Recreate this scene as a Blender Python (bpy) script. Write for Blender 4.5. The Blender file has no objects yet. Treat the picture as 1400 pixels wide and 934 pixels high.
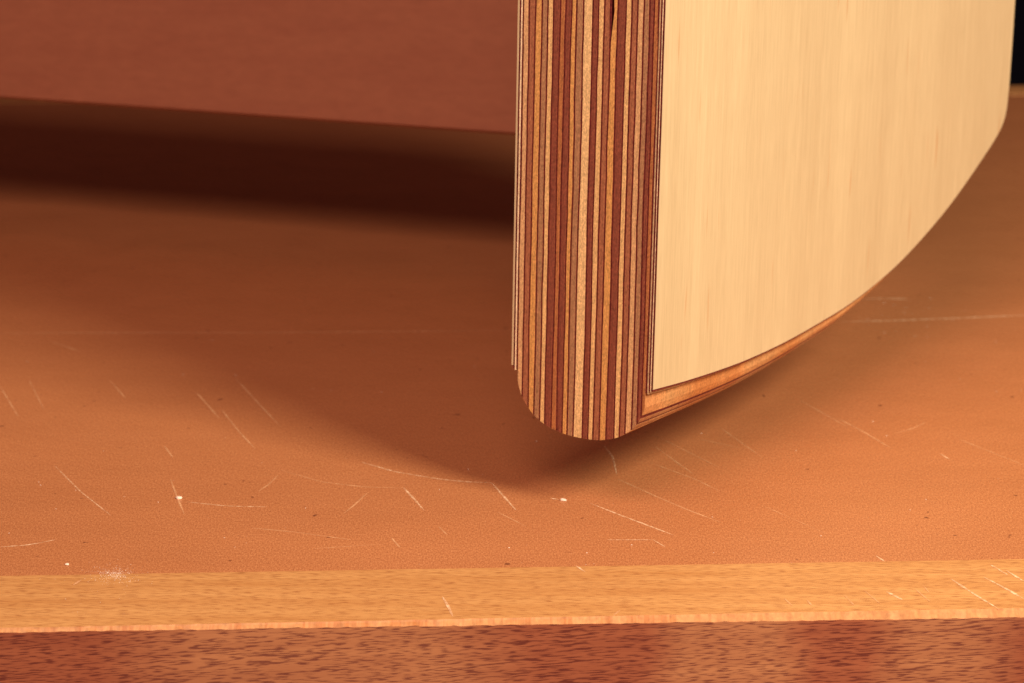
import bpy, math, random
from mathutils import Matrix, Vector, noise as mnoise

# ------------------------------------------------------------------ camera
PITCH = math.radians(15.0)
FPX = 3500.0                      # focal length in pixels of the 1400 px wide photograph
CAM_H = 0.240                     # camera height above the bench top, metres
scene = bpy.context.scene
col = scene.collection
cam_d = bpy.data.cameras.new('camera')
cam = bpy.data.objects.new('camera', cam_d)
col.objects.link(cam)
cam.location = (0, 0, CAM_H)
cam.rotation_euler = (math.radians(90) - PITCH, 0, 0)
cam_d.sensor_fit = 'HORIZONTAL'
cam_d.sensor_width = 36.0
cam_d.lens = FPX / 1400.0 * 36.0
cam_d.clip_start = 0.01
cam_d.clip_end = 50
cam_d.dof.use_dof = True
cam_d.dof.focus_distance = 0.70
cam_d.dof.aperture_fstop = 24
scene.camera = cam

# ------------------------------------------------------------------ light
w = bpy.data.worlds.new('World'); scene.world = w; w.use_nodes = True
w.node_tree.nodes['Background'].inputs[0].default_value = (1.0, 0.42, 0.44, 1)
w.node_tree.nodes['Background'].inputs[1].default_value = 0.17
scene.view_settings.view_transform = 'Standard'
scene.view_settings.look = 'None'
scene.view_settings.exposure = 0.0
scene.view_settings.gamma = 1.0
scene.view_settings.use_curve_mapping = False

def area_light(name, loc, target, size, sizey, power, colour):
    l = bpy.data.lights.new(name, 'AREA')
    l.shape = 'RECTANGLE'; l.size = size; l.size_y = sizey; l.energy = power; l.color = colour
    o = bpy.data.objects.new(name, l); col.objects.link(o)
    o.location = loc
    o.rotation_euler = (Vector(target) - Vector(loc)).to_track_quat('-Z', 'Y').to_euler()
    return o
TIP = Vector((0.03, 0.72, 0.0))
def from_dir(az, el, dist):       # az measured from +X towards -Y (towards the camera side)
    a, e = math.radians(az), math.radians(el)
    return TIP + Vector((math.cos(e) * math.cos(a), -math.cos(e) * math.sin(a), math.sin(e))) * dist
area_light('key_lamp', from_dir(46, 39, 1.1), TIP, 0.33, 0.33, 19.5, (1.0, 0.91, 0.78))
area_light('front_lamp', from_dir(107, 48, 1.5), TIP, 0.70, 0.60, 17.5, (1.0, 0.69, 0.63))

# ------------------------------------------------------------------ helpers
def at(px, py, z=0.0):
    """Point of the horizontal plane at height z that the photograph shows at this place."""
    u = (px - 700) / FPX; v = (467 - py) / FPX
    c, s = math.cos(PITCH), math.sin(PITCH)
    d = Vector((u, c + v * s, -s + v * c))
    k = (z - CAM_H) / d.z
    return Vector((0, 0, CAM_H)) + d * k

def lin(r, g, b, k=1.0):
    f = lambda c: (c / 12.92 if c <= 0.04045 else ((c + 0.055) / 1.055) ** 2.4)
    return (f(r / 255) * k, f(g / 255) * k, f(b / 255) * k, 1)

def mesh_obj(name, verts, faces, mat=None, parent=None, smooth=False):
    me = bpy.data.meshes.new(name)
    me.from_pydata([tuple(v) for v in verts], [], faces)
    me.validate(); me.update()
    if mat: me.materials.append(mat)
    if smooth:
        for p in me.polygons: p.use_smooth = True
    o = bpy.data.objects.new(name, me); col.objects.link(o)
    if parent: o.parent = parent
    return o

def tag(o, label, cat=None, group=None, kind=None):
    if label: o['label'] = label
    if cat: o['category'] = cat
    if group: o['group'] = group
    if kind: o['kind'] = kind
    return o

def empty(name, loc=(0, 0, 0)):
    o = bpy.data.objects.new(name, None); col.objects.link(o); o.location = loc
    o.empty_display_size = 0.02
    return o

class Mat:
    def __init__(s, name, rough=0.5, spec=0.4):
        s.m = bpy.data.materials.new(name); s.m.use_nodes = True
        s.t = s.m.node_tree; s.n = s.t.nodes; s.b = s.n['Principled BSDF']
        s.b.inputs['Roughness'].default_value = rough
        s.b.inputs['Specular IOR Level'].default_value = spec
    def link(s, a, b): s.t.links.new(a, b)
    def coord(s, scale=(1, 1, 1), rot=(0, 0, 0), loc=(0, 0, 0)):
        tc = s.n.new('ShaderNodeTexCoord'); mp = s.n.new('ShaderNodeMapping')
        mp.inputs['Scale'].default_value = scale; mp.inputs['Rotation'].default_value = rot
        mp.inputs['Location'].default_value = loc
        # rotate first, stretch afterwards
        mp.vector_type = 'POINT'
        if any(rot):
            m0 = s.n.new('ShaderNodeMapping'); m0.inputs['Rotation'].default_value = rot
            mp.inputs['Rotation'].default_value = (0, 0, 0)
            s.link(tc.outputs['Object'], m0.inputs[0]); s.link(m0.outputs[0], mp.inputs[0])
        else:
            s.link(tc.outputs['Object'], mp.inputs[0])
        return mp.outputs[0]
    def noise(s, vec, scale=1.0, detail=2, rough=0.5, dist=0.0):
        n = s.n.new('ShaderNodeTexNoise'); n.inputs['Scale'].default_value = scale
        n.inputs['Detail'].default_value = detail; n.inputs['Roughness'].default_value = rough
        n.inputs['Distortion'].default_value = dist
        s.link(vec, n.inputs['Vector']); return n.outputs['Fac']
    def ramp(s, fac, stops):
        r = s.n.new('ShaderNodeValToRGB'); e = r.color_ramp.elements
        while len(e) < len(stops): e.new(0.5)
        for el, (p, c) in zip(e, stops):
            el.position = p
            el.color = c if isinstance(c, tuple) else (c, c, c, 1)
        s.link(fac, r.inputs[0]); return r.outputs[0]
    def mix(s, a, b, fac=0.5, mode='MIX'):
        m = s.n.new('ShaderNodeMix'); m.data_type = 'RGBA'; m.blend_type = mode
        for sock, v in ((m.inputs[6], a), (m.inputs[7], b), (m.inputs[0], fac)):
            if isinstance(v, (tuple, float, int)): sock.default_value = v
            else: s.link(v, sock)
        return m.outputs[2]
    def math(s, op, a, b=0.0):
        m = s.n.new('ShaderNodeMath'); m.operation = op
        for sock, v in ((m.inputs[0], a), (m.inputs[1], b)):
            if isinstance(v, (float, int)): sock.default_value = v
            else: s.link(v, sock)
        return m.outputs[0]
    def colour(s, c):
        if isinstance(c, tuple): s.b.inputs['Base Color'].default_value = c
        else: s.link(c, s.b.inputs['Base Color'])
        return s
    def bump(s, h, strength=0.2, dist=0.0002):
        b = s.n.new('ShaderNodeBump'); b.inputs['Strength'].default_value = strength
        b.inputs['Distance'].default_value = dist
        s.link(h, b.inputs['Height']); s.link(b.outputs[0], s.b.inputs['Normal'])
        return s

# ------------------------------------------------------------------ materials
def make_board():                  # smooth brown pressed-fibre bench sheet
    M = Mat('pressed_fibre', 0.42, 0.35)
    fine = M.noise(M.coord((2300, 800, 2300)), 1.0, 4, 0.8)
    c = M.ramp(fine, [(0.26, lin(128, 75, 45)), (0.50, lin(174, 110, 65)), (0.74, lin(208, 147, 94))])
    big = M.noise(M.coord((9, 22, 9)), 1.0, 4, 0.6)
    c = M.mix(c, M.ramp(big, [(0.3, (0.93, 0.91, 0.90, 1)), (0.7, (1.03, 1.03, 1.02, 1))]), 1.0, 'MULTIPLY')
    dots = M.noise(M.coord((330, 330, 330), loc=(3, 1, 7)), 1.0, 1, 0.4)
    c = M.mix(c, lin(96, 48, 28), M.ramp(dots, [(0.775, 0.0), (0.82, 0.8)]))
    haze = M.noise(M.coord((40, 55, 40), rot=(0, 0, 0.5)), 1.0, 5, 0.7)
    M.link(M.ramp(haze, [(0.3, 0.36), (0.7, 0.52)]), M.b.inputs['Roughness'])
    M.colour(c)
    return M.m

def make_beech(name, light, mid, dark, rot, fl_lo, fl_hi, axis, blotch=0.0):
    # axis 1: grain seen on the top (x along, y across); axis 2: on the front (x along, z across)
    M = Mat(name, 0.48, 0.35)
    across = 2400
    sc = (300, across, 300) if axis == 1 else (260, 260, 3300)
    r = (0, 0, rot) if axis == 1 else (0, rot, 0)
    fleck = M.noise(M.coord(sc, rot=r), 1.0, 1, 0.4)
    sc2 = (14, 260, 14) if axis == 1 else (14, 14, 260)
    streak = M.noise(M.coord(sc2, rot=r), 1.0, 4, 0.6, 0.3)
    c = M.ramp(streak, [(0.28, mid), (0.68, light)])
    c = M.mix(c, dark, M.ramp(fleck, [(fl_lo, 0.0), (fl_hi, 0.85)]))
    if blotch:
        b = M.noise(M.coord((13, 13, 10), loc=(0.72, 0, 0)), 1.0, 1, 0.4)
        c = M.mix(c, lin(196, 122, 104), M.ramp(b, [(0.46, 0.0), (0.62, blotch)]), 'MULTIPLY')
    M.colour(c); M.bump(M.math('MULTIPLY', fleck, -1.0), 0.25, 0.00015)
    return M

def make_front():
    M = make_beech('beech_front', lin(172, 112, 70), lin(152, 93, 58), lin(98, 46, 34), math.radians(2.0), 0.50, 0.64, 2)
    base = M.b.inputs['Base Color'].links[0].from_socket
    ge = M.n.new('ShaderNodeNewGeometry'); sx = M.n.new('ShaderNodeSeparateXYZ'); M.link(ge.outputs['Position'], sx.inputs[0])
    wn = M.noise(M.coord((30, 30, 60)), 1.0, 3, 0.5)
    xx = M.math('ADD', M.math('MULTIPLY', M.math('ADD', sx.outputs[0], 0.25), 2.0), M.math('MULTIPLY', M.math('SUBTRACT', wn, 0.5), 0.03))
    W, D_ = (1.0, 1.0, 1.0, 1), (0.74, 0.54, 0.56, 1)       # darker, redder patches at set places along the front face
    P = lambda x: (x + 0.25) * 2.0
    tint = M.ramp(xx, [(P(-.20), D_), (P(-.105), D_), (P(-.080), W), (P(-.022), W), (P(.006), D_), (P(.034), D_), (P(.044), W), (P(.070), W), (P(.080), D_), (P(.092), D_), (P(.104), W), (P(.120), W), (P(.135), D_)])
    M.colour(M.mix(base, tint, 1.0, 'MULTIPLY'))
    return M.m

def make_edge_break():              # the worn arris with short cross-grain ticks
    M = Mat('beech_worn_arris', 0.55, 0.3)
    t = M.noise(M.coord((330, 1, 1)), 1.0, 3, 0.7)
    g = M.noise(M.coord((9, 1, 1), loc=(2.1, 0, 0)), 1.0, 2, 0.5)
    k = M.math('MULTIPLY', M.ramp(t, [(0.44, 0.0), (0.60, 1.0)]), M.ramp(g, [(0.35, 0.25), (0.6, 1.0)]))
    fz = M.noise(M.coord((700, 500, 500)), 1.0, 3, 0.7)
    cc = M.mix(lin(186, 130, 78), lin(166, 98, 48), M.math('MULTIPLY', k, 0.7))
    M.colour(M.mix(cc, M.ramp(fz, [(0.3, 0.75), (0.7, 1.15)]), 1.0, 'MULTIPLY'))
    return M.m

def make_ply():
    M = Mat('plywood_ply', 0.62, 0.25)
    oi = M.n.new('ShaderNodeObjectInfo')
    sp = M.noise(M.coord((2000, 2000, 1100)), 1.0, 4, 0.75)
    st = M.noise(M.coord((700, 1800, 90)), 1.0, 3, 0.6)
    lg = M.noise(M.coord((40, 600, 500)), 1.0, 3, 0.6)
    geo = M.n.new('ShaderNodeNewGeometry'); vt = M.n.new('ShaderNodeVectorTransform')
    vt.vector_type = 'NORMAL'; vt.convert_from = 'WORLD'; vt.convert_to = 'OBJECT'
    M.link(geo.outputs['True Normal'], vt.inputs[0])
    sx = M.n.new('ShaderNodeSeparateXYZ'); M.link(vt.outputs[0], sx.inputs[0])
    endg = M.ramp(M.math('ABSOLUTE', sx.outputs[0]), [(0.6, 0.0), (0.9, 1.0)])
    lnv = M.noise(M.coord((16, 3, 3), loc=(1.7, 0, 0)), 1.0, 2, 0.5)
    longc = M.ramp(lnv, [(0.42, lin(206, 130, 66)), (0.52, lin(222, 172, 108)), (0.7, lin(196, 120, 70))])
    base = M.mix(M.mix(oi.outputs['Color'], longc, 0.42), oi.outputs['Color'], endg)
    c = M.mix(base, M.ramp(sp, [(0.30, 0.56), (0.5, 1.0), (0.70, 1.45)]), 1.0, 'MULTIPLY')
    c = M.mix(c, M.ramp(st, [(0.3, 0.80), (0.7, 1.12)]), 1.0, 'MULTIPLY')
    c = M.mix(c, M.ramp(lg, [(0.3, 0.85), (0.7, 1.1)]), 1.0, 'MULTIPLY')
    M.colour(c); M.bump(sp, 0.35, 0.00012)
    return M.m

def make_glue():
    M = Mat('resin_glue', 0.6, 0.2)
    n = M.noise(M.coord((900, 900, 900)), 1.0, 2)
    M.colour(M.ramp(n, [(0.3, lin(78, 24, 22)), (0.7, lin(116, 44, 36))]))
    return M.m

def make_maple():
    M = Mat('maple_veneer', 0.5, 0.35)
    a = M.noise(M.coord((520, 520, 9)), 1.0, 3, 0.6)
    b = M.noise(M.coord((70, 70, 5)), 1.0, 3, 0.55, 0.4)
    f = M.noise(M.coord((1500, 1500, 60)), 1.0, 3, 0.7)
    c = M.ramp(b, [(0.3, lin(193, 168, 124)), (0.7, lin(201, 177, 132))])
    c = M.mix(c, M.ramp(a, [(0.30, (0.965, 0.95, 0.935, 1)), (0.62, (1.01, 1.01, 1.01, 1))]), 1.0, 'MULTIPLY')
    c = M.mix(c, M.ramp(f, [(0.3, (0.90, 0.885, 0.86, 1)), (0.65, (1.04, 1.04, 1.04, 1))]), 1.0, 'MULTIPLY')
    d = M.noise(M.coord((420, 420, 34), loc=(5, 2, 1)), 1.0, 1, 0.4)
    c = M.mix(c, lin(182, 132, 84), M.ramp(d, [(0.70, 0.0), (0.78, 0.6)]))
    M.colour(c); M.bump(f, 0.12, 0.0001)
    return M.m

def make_redwood():
    M = Mat('reddish_wood', 0.55, 0.3)
    a = M.noise(M.coord((3, 60, 130), rot=(0, 0.05, 0)), 1.0, 4, 0.6, 0.5)
    f = M.noise(M.coord((40, 400, 400)), 1.0, 3, 0.6)
    c = M.ramp(a, [(0.32, lin(161, 102, 72)), (0.66, lin(167, 108, 76))])
    c = M.mix(c, M.ramp(f, [(0.3, 0.94), (0.7, 1.04)]), 1.0, 'MULTIPLY')
    M.colour(c)
    return M.m

def make_scratch():
    M = Mat('scratched_fibre', 0.6, 0.3)
    n = M.noise(M.coord((700, 700, 700)), 1.0, 3, 0.7)
    M.colour(M.ramp(n, [(0.3, lin(214, 158, 104)), (0.7, lin(240, 204, 160))]))
    n2 = M.noise(M.coord((160, 160, 160), loc=(4, 4, 0)), 1.0, 2, 0.5)
    a = M.math('MULTIPLY', M.ramp(n, [(0.34, 0.25), (0.60, 0.95)]), M.ramp(n2, [(0.3, 0.6), (0.55, 1.0)]))
    M.link(a, M.b.inputs['Alpha'])
    return M.m
def make_faint():
    M = Mat('faint_scratch', 0.6, 0.3)
    n = M.noise(M.coord((900, 900, 900)), 1.0, 3, 0.7)
    M.colour(lin(222, 168, 116))
    n2 = M.noise(M.coord((120, 120, 120), loc=(9, 4, 0)), 1.0, 2, 0.5)
    M.link(M.math('MULTIPLY', M.ramp(n, [(0.30, 0.25), (0.60, 0.9)]), M.ramp(n2, [(0.3, 0.35), (0.55, 1.0)])), M.b.inputs['Alpha'])
    return M.m

MAT_BOARD = make_board()
MAT_TOP = make_beech('beech_top', lin(198, 146, 86), lin(178, 122, 66), lin(144, 88, 46), math.radians(1.5), 0.50, 0.72, 1).m
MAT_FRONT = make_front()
MAT_ARRIS = make_edge_break()
MAT_PLY = make_ply()
MAT_GLUE = make_glue()
MAT_MAPLE = make_maple()
MAT_RED = make_redwood()
MAT_SCR = make_scratch()
MAT_FAINT = make_faint()
Mc = Mat('white_chip', 0.7, 0.3); Mc.colour(lin(228, 206, 178)); MAT_CHIP = Mc.m
Mb = Mat('black_backdrop', 0.9, 0.1); Mb.colour((0.004, 0.005, 0.009, 1)); MAT_BLACK = Mb.m

# ------------------------------------------------------------------ backdrop
bd = mesh_obj('backdrop', [(-4, 3.2, -1.5), (4, 3.2, -1.5), (4, 3.2, 3), (-4, 3.2, 3),
                           (-4, 3.22, -1.5), (4, 3.22, -1.5), (4, 3.22, 3), (-4, 3.22, 3)],
              [(0, 1, 2, 3), (5, 4, 7, 6), (0, 4, 5, 1), (3, 2, 6, 7), (1, 5, 6, 2), (0, 3, 7, 4)], MAT_BLACK)
bd['kind'] = 'structure'

# ------------------------------------------------------------------ workbench
fi0, fi1 = at(0, 789), at(1400, 766)           # fibre sheet / lipping joint
fo0, fo1 = at(0, 863), at(1400, 839)           # outer arris of the lipping
ux = (fi1 - fi0).normalized(); uy = Vector((-ux.y, ux.x, 0))
O = fi0.copy()
back = (at(1390, 130) - O).dot(uy)             # joint with the rear lipping
rear = (at(1390, 119) - O).dot(uy)
LIP = -((fo0 + fo1) / 2 - (fi0 + fi1) / 2).dot(uy)
X0, X1 = -0.75, 1.25
def bp(x, y, z=0.0): return O + ux * x + uy * y + Vector((0, 0, z))
bench = empty('workbench', bp(0.25, 0.4, -0.05))
tag(bench, 'scratched brown workbench top edged with pale orange beech', 'workbench')
bench_inv = Matrix.Translation(-bench.location)
def bench_part(name, pts, faces, mat, parent=None):
    return mesh_obj(name, [p - bench.location for p in pts], faces, mat, parent or bench)
BOXF = [(0, 3, 2, 1), (4, 5, 6, 7), (0, 1, 5, 4), (1, 2, 6, 5), (2, 3, 7, 6), (3, 0, 4, 7)]
def bench_box(name, x0, x1, y0, y1, z0, z1, mat):
    p = [bp(x0, y0, z0), bp(x1, y0, z0), bp(x1, y1, z0), bp(x0, y1, z0),
         bp(x0, y0, z1), bp(x1, y0, z1), bp(x1, y1, z1), bp(x0, y1, z1)]
    return bench_part(name, p, BOXF, mat)
sheet = bench_box('fibre_sheet', X0, X1, 0.0002, back - 0.0002, -0.03, 0.0, MAT_BOARD)
sheet['label'] = 'scratched brown pressed fibre sheet inset in the bench top'

# front lipping: top face, worn arris, front face as one moulded bar with an uneven arris
def lipping():
    N = 1400; v = []; f = []
    rnd = random.Random(4)
    for i in range(N + 1):
        x = X0 + (X1 - X0) * i / N
        kx = 0.35 + 0.65 * min(1.0, max(0.0, (x - 0.02) / 0.22))
        a = kx * 0.0018 + 0.0002 * mnoise.noise(Vector((x * 60, 1.3, 0))) + 0.0004 * mnoise.noise(Vector((x * 330, 5, 0)))
        b = kx * 0.0010 + 0.00015 * mnoise.noise(Vector((x * 70, 7.3, 0))) + 0.0003 * mnoise.noise(Vector((x * 400, 2, 0)))
        j = 0.00015 * mnoise.noise(Vector((x * 90, 3.3, 0)))
        prof = [(-0.0002 + j, 0.0002), (-0.0008 + j, 0.0006), (-LIP + a + 0.0006 * kx, 0.0006), (-LIP + a, 0.0002), (-LIP, -b), (-LIP, -0.07), (-0.0002, -0.07)]
        v += [bp(x, y, z) for y, z in prof]
    k = 7; mats = []
    for i in range(N):
        for q in range(k - 1):
            f.append((i * k + q, i * k + q + 1, (i + 1) * k + q + 1, (i + 1) * k + q))
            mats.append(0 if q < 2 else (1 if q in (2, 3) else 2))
    f.append(tuple(range(k))); mats.append(2)
    f.append(tuple(reversed([N * k + q for q in range(k)]))); mats.append(2)
    me = bpy.data.meshes.new('front_lipping')
    me.from_pydata([tuple(p - bench.location) for p in v], [], f); me.update()
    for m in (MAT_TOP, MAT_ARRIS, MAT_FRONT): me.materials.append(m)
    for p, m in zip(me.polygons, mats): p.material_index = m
    o = bpy.data.objects.new('front_lipping', me); col.objects.link(o); o.parent = bench
    o['label'] = 'pale orange beech edging strip along the front of the bench'
    return o
lip = lipping()
bench_box('rear_lipping', X0, X1, back, rear, -0.06, 0.0006, MAT_TOP)

# scratches worn into the sheet and the lipping: thin tapered slivers of raised pale fibre
def scratch(px, width, mat, parent, z=0.00006):
    pts = [at(x, y, z) for x, y in px]
    dense = []
    for a, b in zip(pts[:-1], pts[1:]):
        n = max(3, int((b - a).length / 0.0016))
        for i in range(n): dense.append(a.lerp(b, i / n))
    dense.append(pts[-1])
    for _ in range(2):
        dense = [dense[0]] + [(dense[i - 1] + dense[i] * 2 + dense[i + 1]) / 4 for i in range(1, len(dense) - 1)] + [dense[-1]]
    v = []; f = []; n = len(dense)
    for i, p in enumerate(dense):
        t = dense[min(i + 1, n - 1)] - dense[max(i - 1, 0)]
        side = Vector((-t.y, t.x, 0)).normalized()
        e = min(1.0, 0.25 + 4 * min(i, n - 1 - i) / max(1, n - 1))
        ww = 1.9 * width * e * (0.75 + 0.5 * mnoise.noise(p * 900 + Vector((0, 0, width * 1e4))))
        # a tiny ridge: left foot, crest, right foot
        v += [p - side * ww / 2, p + Vector((0, 0, 0.00003)), p + side * ww / 2]
    for i in range(n - 1):
        a = i * 3; b = a + 3
        f += [(a, b, b + 1, a + 1), (a + 1, b + 1, b + 2, a + 2)]
    return bench_part('scratch', v, f, mat, parent)
def dm(o): return o
MM = 0.001
strong = [
    ([(495, 632), (540, 645), (600, 655), (640, 659), (672, 660)], .42), ([(672, 660), (690, 680), (705, 697)], .42),
    ([(552, 667), (566, 682), (580, 698)], .42), ([(807, 688), (850, 705), (890, 720), (922, 732)], .40),
    ([(830, 738), (893, 738)], .28), ([(893, 738), (910, 748)], .36), ([(825, 608), (838, 625), (843, 648)], .36),
    ([(0, 748), (40, 745), (75, 738)], .40), ([(255, 686), (310, 692), (365, 693)], .34), ([(75, 637), (110, 672), (152, 705)], .26),
    ([(1178, 409), (1210, 408), (1247, 409)], .9), ([(1150, 440), (1230, 438), (1310, 435), (1400, 431)], .8), ([(1198, 760), (1210, 768)], .35), ([(752, 681), (764, 683)], .4),
    ([(1285, 620), (1298, 628)], .45)]
faint = [
    ([(385, 643), (440, 659), (500, 666), (552, 667)], .32), ([(845, 655), (900, 680), (940, 697), (985, 714)], .34),
    ([(890, 633), (950, 655), (985, 672)], .28), ([(0, 528), (12, 548), (25, 570)], .36), ([(233, 655), (243, 682), (252, 703)], .34),
    ([(225, 610), (236, 625)], .4), ([(353, 672), (368, 662), (380, 650)], .38), ([(345, 722), (400, 727), (480, 738)], .36),
    ([(303, 560), (325, 588), (350, 615)], .34), ([(322, 517), (350, 548), (385, 585)], .36), ([(268, 536), (300, 572)], .34),
    ([(535, 735), (547, 749)], .36), ([(600, 720), (612, 732)], .3), ([(470, 702), (485, 690), (502, 674)], .34),
    ([(1145, 572), (1180, 590), (1220, 614)], .34), ([(1225, 592), (1248, 586), (1266, 577)], .34), ([(150, 520), (172, 545)], .3),
    ([(0, 456), (105, 455), (330, 455), (700, 452)], .55),
    ([(895, 610), (925, 632), (948, 648)], .3), ([(985, 585), (1040, 624)], .26), ([(955, 600), (1010, 612)], .2),
    ([(1310, 600), (1400, 636)], .26), ([(905, 600), (985, 640)], .22), ([(70, 467), (108, 480)], .3), ([(60, 560), (40, 520)], .25),
    ([(680, 700), (720, 720)], .2), ([(430, 750), (520, 744)], .22), ([(1090, 545), (1160, 585)], .22), ([(1040, 690), (1130, 730)], .16)]
for p, wd in strong: scratch(p, wd * MM, MAT_SCR, sheet)
for p, wd in faint: scratch(p, wd * MM, MAT_FAINT, sheet)
lip_s = [([(605, 816), (613, 829), (619, 843)], .55, 1), ([(787, 773), (800, 782)], .42, 1), ([(838, 842), (848, 834)], .35, 0),
         ([(1298, 790), (1330, 811), (1366, 833)], .50, 1), ([(1345, 789), (1372, 803), (1400, 819)], .50, 1),
         ([(1354, 772), (1378, 786)], .4, 1), ([(1376, 780), (1400, 795)], .45, 1), ([(1155, 814), (1168, 828)], .36, 0), ([(1212, 809), (1234, 820)], .55, 1),
         ([(1252, 806), (1272, 823)], .36, 0), ([(1262, 800), (1270, 810)], .3, 0), ([(1103, 820), (1110, 828)], .4, 0), ([(1072, 818), (1084, 829)], .3, 0),
         ([(1180, 806), (1204, 826)], .2, 0), ([(100, 800), (112, 792)], .35, 0)]
for p, wd, s in lip_s: scratch(p, wd * MM, MAT_SCR if s else MAT_FAINT, lip, 0.00068)

# ------------------------------------------------------------------ chips and dust lying on the bench
def chip(name, px, py, sx, sy, sz, rot, label, seed, zb=0.0):
    rnd = random.Random(seed); c = at(px, py, zb)
    v = []; f = []; R = 9
    for ring, (k, z) in enumerate(((0.8, 0.0), (1.0, 0.35), (0.7, 0.85))):
        for i in range(R):
            a = 2 * math.pi * i / R; j = rnd.uniform(0.8, 1.15)
            v.append((math.cos(a) * sx * k * j, math.sin(a) * sy * k * j, z * sz + (rnd.uniform(0, .2) * sz if ring else 0)))
    v.append((0, 0, sz))
    for r in range(2):
        for i in range(R): f.append((r * R + i, r * R + (i + 1) % R, (r + 1) * R + (i + 1) % R, (r + 1) * R + i))
    for i in range(R): f.append((2 * R + i, 2 * R + (i + 1) % R, 3 * R))
    f.append(tuple(reversed(range(R))))
    o = mesh_obj(name, v, f, MAT_CHIP); o.location = c + Vector((0, 0, 0.00002)); o.rotation_euler = (0, 0, rot)
    return tag(o, label, 'chip', 'loose white chips on the bench')
chip('wood_chip', 245, 682, .0011, .0009, .0007, 0.1, 'bright white chip on the bench left of the long curved scratches', 1)
chip('wood_chip', 770, 684.5, .0011, .0009, .0005, -0.3, 'white chip on the bench just below the rounded panel end', 2)
chip('wood_chip', 92, 772.5, .0006, .0007, .0004, 0.4, 'small pale chip near the front beech edging at far left', 3)

def specks(name, label, pts, seed, lo, hi, mat):
    rnd = random.Random(seed); v = []; f = []
    for p in pts:
        r = lo + (hi - lo) * rnd.random() ** 3; n = len(v); a0 = rnd.random() * 6
        for i in range(4):
            a = a0 + i * math.pi / 2
            v.append(p + Vector((math.cos(a) * r, math.sin(a) * r * rnd.uniform(.5, 1), 0.00002)))
        v.append(p + Vector((0, 0, r * 0.7)))
        f += [(n + i, n + (i + 1) % 4, n + 4) for i in range(4)]
    o = mesh_obj(name, v, f, mat)
    o['kind'] = 'stuff'; o['label'] = label
    return o
rnd = random.Random(11)
pts = []
for i in range(700):
    s = 6 if rnd.random() < .5 else 16
    x, y = rnd.gauss(157, s * 1.3), rnd.gauss(785, s * .45)
    pts.append(at(x, y, 0.0007 if y > 786 else 0.00008))
for i in range(40): pts.append(at(rnd.gauss(130, 30), rnd.uniform(790, 840), 0.0007))
specks('sawdust', 'small pale heap of dust on the beech edging joint at left', pts, 5, .00005, .00016, MAT_CHIP)
pts = []
for i in range(150): pts.append(at(rnd.uniform(-40, 1440), rnd.uniform(440, 775), 0.00006))
for i in range(60): pts.append(at(rnd.gauss(1235, 45), rnd.gauss(432, 14), 0.00006))
for x, y in ((53, 659), (152, 686), (801, 772), (812, 771), (825, 771), (833, 770), (720, 745), (1100, 642), (1200, 655), (1232, 507), (1150, 512)):
    pts.append(at(x, y, 0.00006))
specks('dust', 'scattered pale specks of dust over the brown bench sheet', pts, 8, .00005, .00028, MAT_CHIP)

# ------------------------------------------------------------------ curved laminated panel
ALPHA = math.radians(58.0); LEAN = math.radians(1.0)
P0 = Vector((0.0397, 0.6920, CAM_H - 0.1995))
panel = empty('laminated_panel')
panel.matrix_world = Matrix.Translation(P0) @ Matrix.Rotation(LEAN, 4, 'Y') @ Matrix.Rotation(ALPHA, 4, 'Z')
tag(panel, 'thick laminated plywood panel with rounded curved lower edge and pale maple face', 'panel')
# lower edge of the right-hand face: (distance along the panel, height), millimetres
CURVE = [(0, 0), (20.6, -2.0), (48.2, -3.9), (67.6, -4.5), (87.7, -4.4), (108.7, -3.5), (133.3, -1.8), (164.6, 3.1),
         (188.2, 9.2), (212.5, 17.3), (237.4, 28.1), (252.5, 35.6), (257.5, 39.4), (260.2, 44.5), (261.0, 52.2)]
def hermite(x):
    c = CURVE
    if x <= c[0][0]: return c[0][1]
    for i in range(len(c) - 1):
        if x <= c[i + 1][0]:
            def sl(j):
                if j == 0: return (c[1][1] - c[0][1]) / (c[1][0] - c[0][0])
                if j == len(c) - 1: return (c[-1][1] - c[-2][1]) / (c[-1][0] - c[-2][0])
                return (c[j + 1][1] - c[j - 1][1]) / (c[j + 1][0] - c[j - 1][0])
            h = c[i + 1][0] - c[i][0]; t = (x - c[i][0]) / h
            return ((2 * t ** 3 - 3 * t ** 2 + 1) * c[i][1] + (t ** 3 - 2 * t ** 2 + t) * h * sl(i)
                    + (-2 * t ** 3 + 3 * t ** 2) * c[i + 1][1] + (t ** 3 - t ** 2) * h * sl(i + 1))
    return c[-1][1]
SS = [0, .0006] + [6 * i for i in range(1, 42)] + [249, 252.5, 255, 257.5, 259, 260.2, 260.7, 261.0]
SS[1] = 2.0
ZC = [hermite(s) for s in SS]
HALF, CEN, DEP, EXP = 21.7, 23.5, 18.3, 2.35
NOSE = [(0, 1), (20, .90), (48, .81), (88, .71), (133, .62), (165, .50), (200, .30), (262, .15)]
def nose(s):
    for (a, ka), (b, kb) in zip(NOSE[:-1], NOSE[1:]):
        if s <= b: return ka + (kb - ka) * (s - a) / (b - a)
    return NOSE[-1][1]
def bull(t):
    u = min(1.0, abs(t - CEN) / HALF)
    return -DEP * (1 - u ** EXP) ** (1 / EXP)
TOPZ = 330.0
ROWS = [4.2 * i for i in range(1, 32)] + [TOPZ]
def wob(seed, z, amp=1.0):
    return 2.0 * amp * (0.12 * mnoise.noise(Vector((seed * 7.31, z / 34, 0))) + 0.07 * mnoise.noise(Vector((seed * 3.1 + 40, z / 9, 3)))
                  + 0.035 * mnoise.noise(Vector((seed * 5.7, z / 2.6, 9))))
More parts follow.
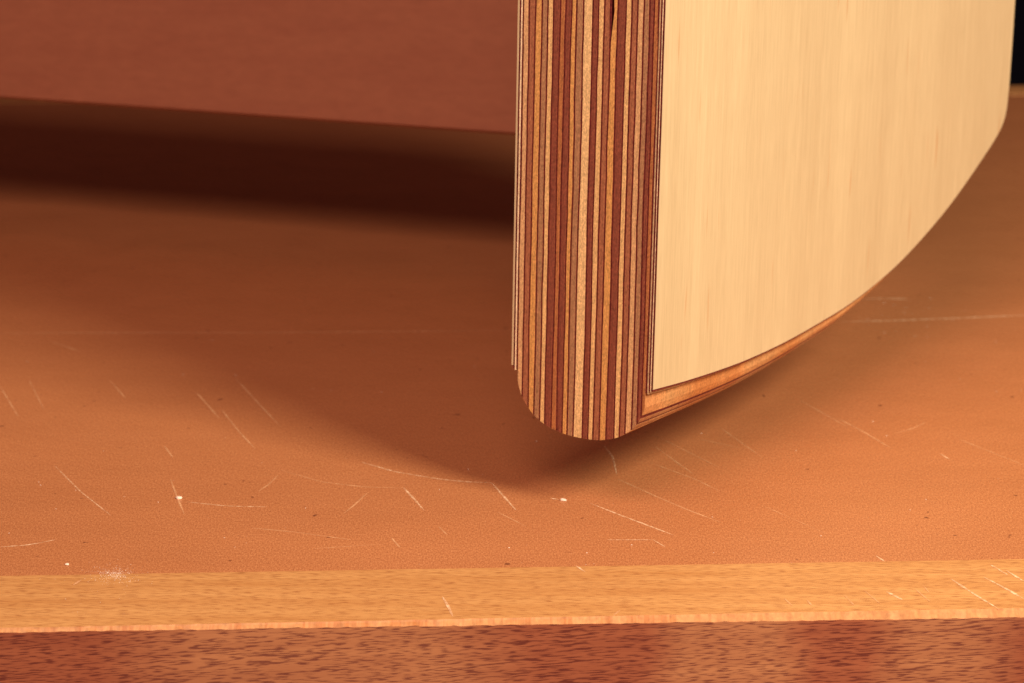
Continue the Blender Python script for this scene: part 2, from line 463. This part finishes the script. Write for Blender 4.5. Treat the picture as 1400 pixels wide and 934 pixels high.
def sheet_mesh(name, ta, tb, sa, sb, amp=1.0, ext=None, inset=0.0, lift=0.0, flat=None, wfun_b=None, rows=None, tn=4):
    """A bent-bottomed upright sheet between thickness ta and tb (mm), bottom following the rounded nose."""
    T = [ta + (tb - ta) * i / tn for i in range(tn + 1)]
    rows = rows or ROWS
    v = []; f = []; S = list(SS); S[0] = inset
    idx = {}
    def vid(key, p):
        if key not in idx:
            idx[key] = len(v); v.append((p[0] * MM, p[1] * MM, p[2] * MM))
        return idx[key]
    def pt(i, j, k):
        s = S[i]; t = T[j]
        zb = ZC[i] + (bull(t) * nose(s) if flat is None else flat * (0.3 + 0.7 * nose(s))) + lift
        z = zb if k == 0 else (ZC[i] * (1 - (k / len(rows))) + rows[k - 1])
        if k > 0 and k < 3: z = max(z, zb + 0.4 * k)
        q = j / tn
        zz = rows[k - 1] if k else zb
        wa = wob(sa, zz, amp); wb_ = wob(sb, zz, amp)
        if wfun_b: wb_ += wfun_b(zz)
        if zz > 100: s += (zz - 100) * 0.5 * (s / 261.0) ** 2      # unseen flare of the far edge, added to block the key lamp
        return vid((i, j, k), (s, t + wa * (1 - q) + wb_ * q, z))
    ni, nk = len(S), len(rows) + 1
    for k in range(nk - 1):
        for j in range(tn):
            f.append((pt(0, j, k), pt(0, j, k + 1), pt(0, j + 1, k + 1), pt(0, j + 1, k)))
            f.append((pt(ni - 1, j, k), pt(ni - 1, j + 1, k), pt(ni - 1, j + 1, k + 1), pt(ni - 1, j, k + 1)))
        for i in range(ni - 1):
            f.append((pt(i, 0, k), pt(i + 1, 0, k), pt(i + 1, 0, k + 1), pt(i, 0, k + 1)))
            f.append((pt(i, tn, k), pt(i, tn, k + 1), pt(i + 1, tn, k + 1), pt(i + 1, tn, k)))
    for i in range(ni - 1):
        for j in range(tn):
            f.append((pt(i, j, 0), pt(i, j + 1, 0), pt(i + 1, j + 1, 0), pt(i + 1, j, 0)))
            f.append((pt(i, j, nk - 1), pt(i + 1, j, nk - 1), pt(i + 1, j + 1, nk - 1), pt(i, j + 1, nk - 1)))
    return v, f

PC = {'pale': (208, 162, 108), 'brown': (158, 98, 64), 'orange': (206, 150, 82), 'brown2': (166, 120, 80), 'tan': (220, 176, 112),
      'dark': (132, 70, 48), 'rust': (172, 108, 60), 'cream': (226, 186, 124), 'bright': (236, 206, 158), 'grey': (190, 156, 112)}
# right to left across the thickness, positions in the units of an enlarged view
PLY = [(1022, 1029.5, 'bright'), (1003, 1020, 'grey'), (974, 1000, 'rust'), (947, 971, 'dark'), (910, 944, 'brown2'), (870, 906, 'pale'), (832, 866, 'brown'),
       (795, 828, 'tan'), (745, 790, 'dark'), (697, 740, 'orange'), (656, 692, 'brown'), (620, 652, 'tan'), (583, 616, 'dark'),
       (522, 578, 'cream'), (478, 516, 'brown2'), (444, 474, 'orange'), (404, 440, 'dark'), (370, 402, 'rust'), (325, 366, 'dark'),
       (288, 320, 'tan'), (248, 282, 'brown2'), (205, 242, 'orange'), (165, 200, 'brown'), (125, 160, 'pale'), (103, 117, 'bright')]
def tt(px): return (1044 - px) / (1044 - 85) * 47.0
G = 0.29
prev = None
def void_fun(z):                       # the open knot gap near the top of the end face
    if z < 96: return 0.0
    k = min(1.0, (z - 96) / 9.0)
    return -1.2 * k * (0.75 + 0.5 * mnoise.noise(Vector((z / 4.0, 2.2, 8))))
bounds = [0.42]
for a, b, c in PLY: bounds.append(tt(a) + 0.1)
bounds[-1] = 46.15
def add_sheet(name, ta, tb, sa, sb, mat, **kw):
    v, f = sheet_mesh(name, ta, tb, sa, sb, **kw)
    return mesh_obj(name, v, f, mat, panel)
for i, (a, b, c) in enumerate(PLY):
    ta, tb = bounds[i] + G, bounds[i + 1] - G
    thin = c in ('bright',) or (tb - ta) < 1.0
    kw = dict(amp=0.25 if i in (0, 1, len(PLY) - 1) else 1.0, tn=2 if thin else 4)
    pass
    if i in (0, 1): kw['flat'] = -0.9 if i == 0 else -1.6
    if i == len(PLY) - 1: kw['flat'] = -1.6
    if a == 697: kw['wfun_b'] = void_fun
    o = add_sheet('ply', ta, tb, i, i + 1, MAT_PLY, **kw)
    o.color = lin(*PC[c])
for i in range(len(bounds)):
    kw = dict(amp=0.25 if i in (0, 1, len(bounds) - 1, len(bounds) - 2) else 1.0, tn=1, inset=0.06, lift=0.08)
    if i in (0, 1): kw['flat'] = -0.6
    if i in (2,): kw['flat'] = -1.4
    if i >= len(bounds) - 2: kw['flat'] = -1.2
    o = add_sheet('glue_line', bounds[i] - G - 0.02, bounds[i] + G + 0.02, i, i, MAT_GLUE, **kw)
vr = add_sheet('maple_veneer', 0.0, bounds[0] - G, 0, 0, MAT_MAPLE, amp=0.25, flat=0.0, tn=1)
vl = add_sheet('maple_veneer', bounds[-1] + G, 47.0, len(PLY), len(PLY), MAT_MAPLE, amp=0.25, flat=-0.3, tn=1)
for o in (vr, vl):
    bv = o.modifiers.new('bevel', 'BEVEL'); bv.width = 0.00012; bv.segments = 2; bv.limit_method = 'ANGLE'; bv.angle_limit = math.radians(50)
vr['label'] = 'pale maple veneer on the broad right-hand face'

# torn fibres and glue beads along the nose near the front corner
MAT_TORN = MAT_SCR
# ------------------------------------------------------------------ board behind
RZ = 0.057
ra, rb = at(0, 135, RZ), at(700, 185, RZ)
rx = (rb - ra).normalized(); ry = Vector((-rx.y, rx.x, 0))
board = empty('wooden_board', ra + Vector((0, 0, 0)))
end = (Vector((0.160, 0, 0)) - ra).x / rx.x
L0, L1, TH, HT = -0.22, end, 0.028, 0.140
c = 0.0012
prof = [(0, c), (c, 0), (TH - c, 0), (TH, c), (TH, HT), (0, HT)]
v = []
for x in (L0, L1):
    for y, z in prof: v.append(rx * x + ry * y + Vector((0, 0, z)))
n = len(prof)
f = [(i, i + n, (i + 1) % n + n, (i + 1) % n) for i in range(n)] + [tuple(range(n)), tuple(reversed(range(n, 2 * n)))]
bpanel = mesh_obj('board_face', v, f, MAT_RED, board)
bpanel.name = 'wooden_board'
bpanel.parent = None; bpanel.location = ra
bpy.data.objects.remove(board)
bpanel.name = 'wooden_board'
tag(bpanel, 'plain reddish brown wooden board hanging in shade behind the laminated panel', 'board')

scene.render.engine = 'CYCLES'
scene.cycles.use_denoising = True
